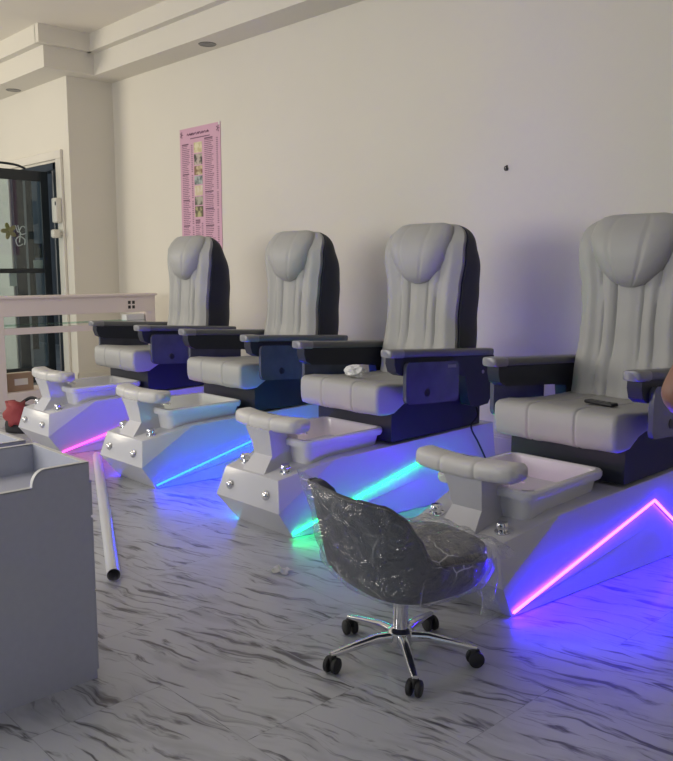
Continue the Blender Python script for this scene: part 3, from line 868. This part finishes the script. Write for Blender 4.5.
# loose tail at the seat front
b = bmesh.new(); g = []
for i in range(16):
    r = []
    for j in range(14):
        u, v = i/15, j/13
        x = .02+.17*u-.03*v; y = .27+.02*math.sin(u*9)+.05*v+.03*math.sin(v*5+u*8)*v
        z = .37-.25*v*(1-.5*abs(u-.7))+.012*math.sin(u*22+v*6)
        r.append(b.verts.new((x, y, z)))
    g.append(r)
for i in range(15):
    for j in range(13): b.faces.new((g[i][j], g[i+1][j], g[i+1][j+1], g[i][j+1]))
obj('wrap_tail', b, M['loosefilm'], fw_, smooth=True)

# ---------------------------------------------------------------- grey nail stations bottom left
def cabinet(x0, x1, y0, y1, label):
    t = empty('manicure_cabinet', (x0, y0, 0), label, 'cabinet', group='grey manicure cabinets')
    W, D = x1-x0, y1-y0; zt, zl = .762, .708
    def side(xa, xb):
        yc0 = D-.195; yc1 = D-.15
        poly = [(0, .0), (D, .0), (D, zt), (yc1, zt)]
        for k in range(1, 9):
            a = k/8*PI/2; poly.append((yc1-(yc1-yc0)*math.sin(a), zl+(zt-zl)*math.cos(a)))
        poly.append((0, zl))
        b = bmesh.new(); prism(b, poly, xa, xb, 'x'); return b
    def edge(xa, xb):
        yc0 = D-.195; yc1 = D-.15
        line = [(0, zl)]+[(yc1-(yc1-yc0)*math.sin(k/8*PI/2), zl+(zt-zl)*math.cos(k/8*PI/2)) for k in range(8, -1, -1)]+[(D, zt)]
        b = bmesh.new(); rings = [[(xa, y, z-.002), (xb, y, z-.002), (xb, y, z+.0018), (xa, y, z+.0018)] for y, z in line]
        loft(b, rings); return b
    for xa, xb in ((0, .018), (W-.018, W)):
        sp = obj('side_panel', side(xa, xb), M['cab'], t)
        obj('edge_band', edge(xa, xb), M['cabedge'], sp)
    bp = obj('back_panel', BX(.018, W-.018, D-.018, D-.001, .66, zt), M['cab'], t)
    obj('edge_band', BX(.018, W-.018, D-.018, D-.001, zt, zt+.002), M['cabedge'], bp)
    obj('tray_floor', BX(.018, W-.018, 0, D-.018, .645, .66), M['cab'], t)
    o = bmesh.new(); lathe(o, [(0, .0), (.022, 0), (.022, .0025), (.015, .003), (0, .001)], 18, Matrix.Translation((W-.10, D-.235, .66))); obj('cable_grommet', o, M['hole'], t)
    obj('carcass', BX(.018, W-.018, .0, D-.002, .03, .64), M['cab'], t)
    for za, zb in ((.03, .31), (.318, .57), (.578, .70)):
        obj('drawer_front', BX(.001, W-.001, D, D+.008, za, zb, .002), M['cab'], t)
    return t
cabinet(-2.92, -2.5, .50, 1.242, 'nearest grey laminate manicure cabinet with curved raised side, bottom left')
cabinet(-3.41, -2.985, .50, 1.235, 'second grey manicure cabinet, behind the nearest one at the left edge')

# ---------------------------------------------------------------- floor odds and ends
b = bmesh.new()
p0, p1 = Vector((-5.50, 2.80, .032)), Vector((-3.255, 1.715, .032))
ax = (p1-p0).normalized(); s = Vector((-ax.y, ax.x, 0)); u = Vector((0, 0, 1))
rings = []
for c, r in ((p0, .031), (p1, .031), (p1, .0285), (p1-ax*.4, .0285)):
    rings.append([c+(s*math.cos(2*PI*i/28)+u*math.sin(2*PI*i/28))*r for i in range(28)])
V = loft(b, rings, cap=False); b.faces.new(V[0][::-1]); b.faces.new(V[-1])
o = obj('metal_tube', b, M['tube'], angle=50)
tag(o, 'long pale metal tube lying on the floor beside the cabinets', 'tube')
b = bmesh.new(); g = []
for i in range(9):
    r = []
    for j in range(7):
        r.append(b.verts.new((-.05+.1*i/8+.01*math.sin(j*2.1), -.035+.07*j/6+.008*math.sin(i*1.7), .004+.006*(math.sin(i*1.4+j)+1))))
    g.append(r)
for i in range(8):
    for j in range(6): b.faces.new((g[i][j], g[i+1][j], g[i+1][j+1], g[i][j+1]))
bmesh.ops.solidify(b, geom=b.faces[:], thickness=.0012)
o = obj('paper_scrap', b, M['tissue'], smooth=True); o.location = (-2.83, 2.335, 0.002); o.rotation_euler.z = .3
tag(o, 'small white paper scrap on the floor between chairs and stool', 'paper')

# ---------------------------------------------------------------- person at the right edge
def skinned(name, nodes, edges, m, parent, sub=2, root=0):
    me = bpy.data.meshes.new(name); me.from_pydata([n[0] for n in nodes], edges, [])
    o = bpy.data.objects.new(name, me); COL.objects.link(o); o.parent = parent
    sk = o.modifiers.new('skin', 'SKIN'); sk.use_smooth_shade = True
    sd = o.modifiers.new('sub', 'SUBSURF'); sd.levels = sub; sd.render_levels = sub
    for v, n in zip(me.skin_vertices[0].data, nodes):
        r = n[1]; v.radius = r if isinstance(r, tuple) else (r, r)
    me.skin_vertices[0].data[root].use_root = True
    bpy.context.view_layer.update()
    ev = o.evaluated_get(bpy.context.evaluated_depsgraph_get())
    nm = bpy.data.meshes.new_from_object(ev)
    o.modifiers.clear(); o.data = nm
    nm.materials.clear(); nm.materials.append(m)
    nm.polygons.foreach_set('use_smooth', [True]*len(nm.polygons))
    return o
per = empty('person', (-.717, 2.321, 0), 'person standing at the right edge with only a bare bent elbow in view', 'person', rz=math.radians(44))
# local: faces +y, left arm at -x
N = []; Ed = []
def add(p, r, prev=None):
    N.append((p, r)); i = len(N)-1
    if prev is not None: Ed.append((prev, i))
    return i
pel = add((0, 0, .93), (.135, .10))
wa = add((0, .0, 1.07), (.120, .085), pel); ch = add((0, -.01, 1.24), (.138, .095), wa); sh = add((0, -.01, 1.36), (.105, .075), ch)
nk = add((0, .0, 1.44), .052, sh); nk2 = add((0, .015, 1.50), .048, nk)
hd = add((0, .03, 1.565), (.070, .082), nk2); hd2 = add((0, .02, 1.64), (.074, .092), hd); add((0, .01, 1.71), (.05, .06), hd2)
for s in (-1, 1):
    a = add((s*.155, -.01, 1.36), .055, sh); e1 = add((s*.245, -.055, 1.22), .046, a)
    el = add((s*.338, -.10, 1.085), .040, e1); f1 = add((s*.275, -.01, 1.045), .037, el); wr = add((s*.205, .07, 1.0), .026, f1)
    pm = add((s*.175, .095, .985), (.034, .018), wr); k = add((s*.155, .115, .972), (.032, .015), pm)
    for q in range(4):
        f = add((s*(.150-.004*q), .125+.0, .990-.018*q), .0088, k); f2 = add((s*(.125-.003*q), .143, .985-.02*q), .0082, f); add((s*(.100+.006*abs(q-1)), .146, .978-.021*q), .0074, f2)
    th_ = add((s*.185, .075, .955), .011, pm); add((s*.168, .045, .945), .009, th_)
    hp = add((s*.085, 0, .86), (.085, .088), pel); kn = add((s*.10, .01, .50), .056, hp); cf = add((s*.102, -.015, .34), .052, kn); an = add((s*.105, -.01, .085), .036, cf); add((s*.11, .06, .045), (.036, .032), an); add((s*.115, .14, .034), (.04, .026), len(N)-1)
skinned('body', N, Ed, M['skin'], per)
# clothes
tn = [((0, 0, .80), (.185, .145)), ((0, 0, .93), (.172, .132)), ((0, 0, 1.07), (.148, .112)), ((0, -.01, 1.24), (.162, .118)), ((0, -.01, 1.365), (.124, .092)), ((0, 0, 1.43), (.068, .064))]
te = [(0, 1), (1, 2), (2, 3), (3, 4), (4, 5)]
for s in (-1, 1):
    i = len(tn); tn += [((s*.158, -.01, 1.362), .068), ((s*.215, -.04, 1.265), .064)]; te += [(4, i), (i, i+1)]
skinned('t_shirt', tn, te, M['shirt'], per)
jn = [((0, 0, 1.0), (.150, .115))]; je = []
for s in (-1, 1):
    i = len(jn); jn += [((s*.087, 0, .84), (.100, .104)), ((s*.095, .006, .66), .090), ((s*.10, .01, .50), .082), ((s*.102, -.012, .34), .074), ((s*.104, -.01, .08), .066)]; je += [(0, i)]+[(i+k, i+k+1) for k in range(4)]
skinned('jeans', jn, je, M['jeans'], per)
for s in (-1, 1):
    b = bmesh.new(); rings = []
    for y, w, hgt in [(-.075, .028, .06), (-.05, .042, .075), (0, .045, .085), (.06, .046, .07), (.12, .05, .055), (.17, .042, .045), (.195, .02, .03)]:
        rings.append([(s*.112+w*math.copysign(abs(math.cos(a))**.7, math.cos(a)), y, hgt/2+hgt/2*math.copysign(abs(math.sin(a))**.7, math.sin(a))) for a in [2*PI*i/18 for i in range(18)]])
    loft(b, rings); obj('shoe', b, M['black'], per, smooth=True)
b = bmesh.new(); bmesh.ops.create_uvsphere(b, u_segments=28, v_segments=18, radius=1)
b.transform(Matrix.Translation((0, -.008, 1.655)) @ Matrix.Diagonal((.096, .112, .108, 1)))
for v in b.verts:
    if v.co.y > .055 and v.co.z < 1.70: v.co.y = .055-(v.co.y-.055)*.2
    if v.co.z < 1.60: v.co.y = min(v.co.y, .0); v.co.z = 1.60-(1.60-v.co.z)*1.2
obj('hair', b, M['hair'], per, smooth=True)
for s in (-1, 1):
    b = bmesh.new(); bmesh.ops.create_uvsphere(b, u_segments=14, v_segments=10, radius=.0125); b.transform(Matrix.Translation((s*.031, .098, 1.625))); e = obj('eye', b, M['eye'], per, smooth=True)
    b = bmesh.new(); bmesh.ops.create_uvsphere(b, u_segments=12, v_segments=8, radius=.0065); b.transform(Matrix.Translation((s*.031, .1075, 1.625))); obj('iris', b, M['iris'], e, smooth=True)
    b = bmesh.new(); bmesh.ops.create_uvsphere(b, u_segments=12, v_segments=8, radius=1); b.transform(Matrix.Translation((s*.078, .012, 1.61)) @ Matrix.Diagonal((.010, .020, .032, 1))); obj('ear', b, M['skin'], per, smooth=True)
b = bmesh.new(); tube(b, bez([(0, .102, 1.632), (0, .116, 1.60), (0, .122, 1.588), (0, .105, 1.580)], 5), [.006+.0006*i for i in range(16)], 10); obj('nose', b, M['skin'], per, smooth=True)
b = bmesh.new(); bmesh.ops.create_uvsphere(b, u_segments=14, v_segments=8, radius=1); b.transform(Matrix.Translation((0, .098, 1.552)) @ Matrix.Diagonal((.024, .010, .008, 1))); obj('mouth', b, M['lip'], per, smooth=True)

# ---------------------------------------------------------------- light
w = bpy.data.worlds.new('world'); SC.world = w; w.use_nodes = True
bg = w.node_tree.nodes['Background']; bg.inputs[0].default_value = (.64, .78, .98, 1); bg.inputs[1].default_value = .38
def area(name, loc, to, sx_, sy_, e, colr):
    l = bpy.data.lights.new(name, 'AREA'); l.shape = 'RECTANGLE'; l.size = sx_; l.size_y = sy_; l.energy = e; l.color = colr
    o = bpy.data.objects.new(name, l); COL.objects.link(o); o.location = loc
    o.rotation_euler = (Vector(to)-Vector(loc)).to_track_quat('-Z', 'Y').to_euler(); return o
area('shop_front_light', (-4.9, -3.4, 1.75), (-4.4, 5., 1.75), 3.2, 1.7, 150, (1., .95, .86))
area('side_window_light', (-11.5, -.6, 2.4), (-7., 5., 2.1), 2.2, 2.4, 150, (1., .90, .72))
area('ceiling_fill_light', (-4.5, 1.2, 3.95), (-4.5, 1.2, 0), 3., .6, 20, (1., .92, .82))  # added warm fill from overhead, no ceiling fixture belongs to it

# ---------------------------------------------------------------- camera
cam = bpy.data.cameras.new('camera'); co = bpy.data.objects.new('camera', cam); COL.objects.link(co)
f, p, a1 = 820., math.atan(112/820.), math.radians(43.6)
cam.sensor_fit = 'HORIZONTAL'; cam.sensor_width = 36; cam.lens = 36*f/673
hd_ = Vector((-math.cos(a1), math.sin(a1), 0)); fwv = hd_*math.cos(p)+Vector((0, 0, -math.sin(p)))
co.location = (0, 0, 1.4); co.rotation_euler = fwv.to_track_quat('-Z', 'Y').to_euler()
cam.clip_start = .05
SC.camera = co
vs = SC.view_settings
vs.view_transform = 'Standard'; vs.look = 'None'; vs.gamma = 1; vs.use_curve_mapping = False; vs.exposure = 0.0
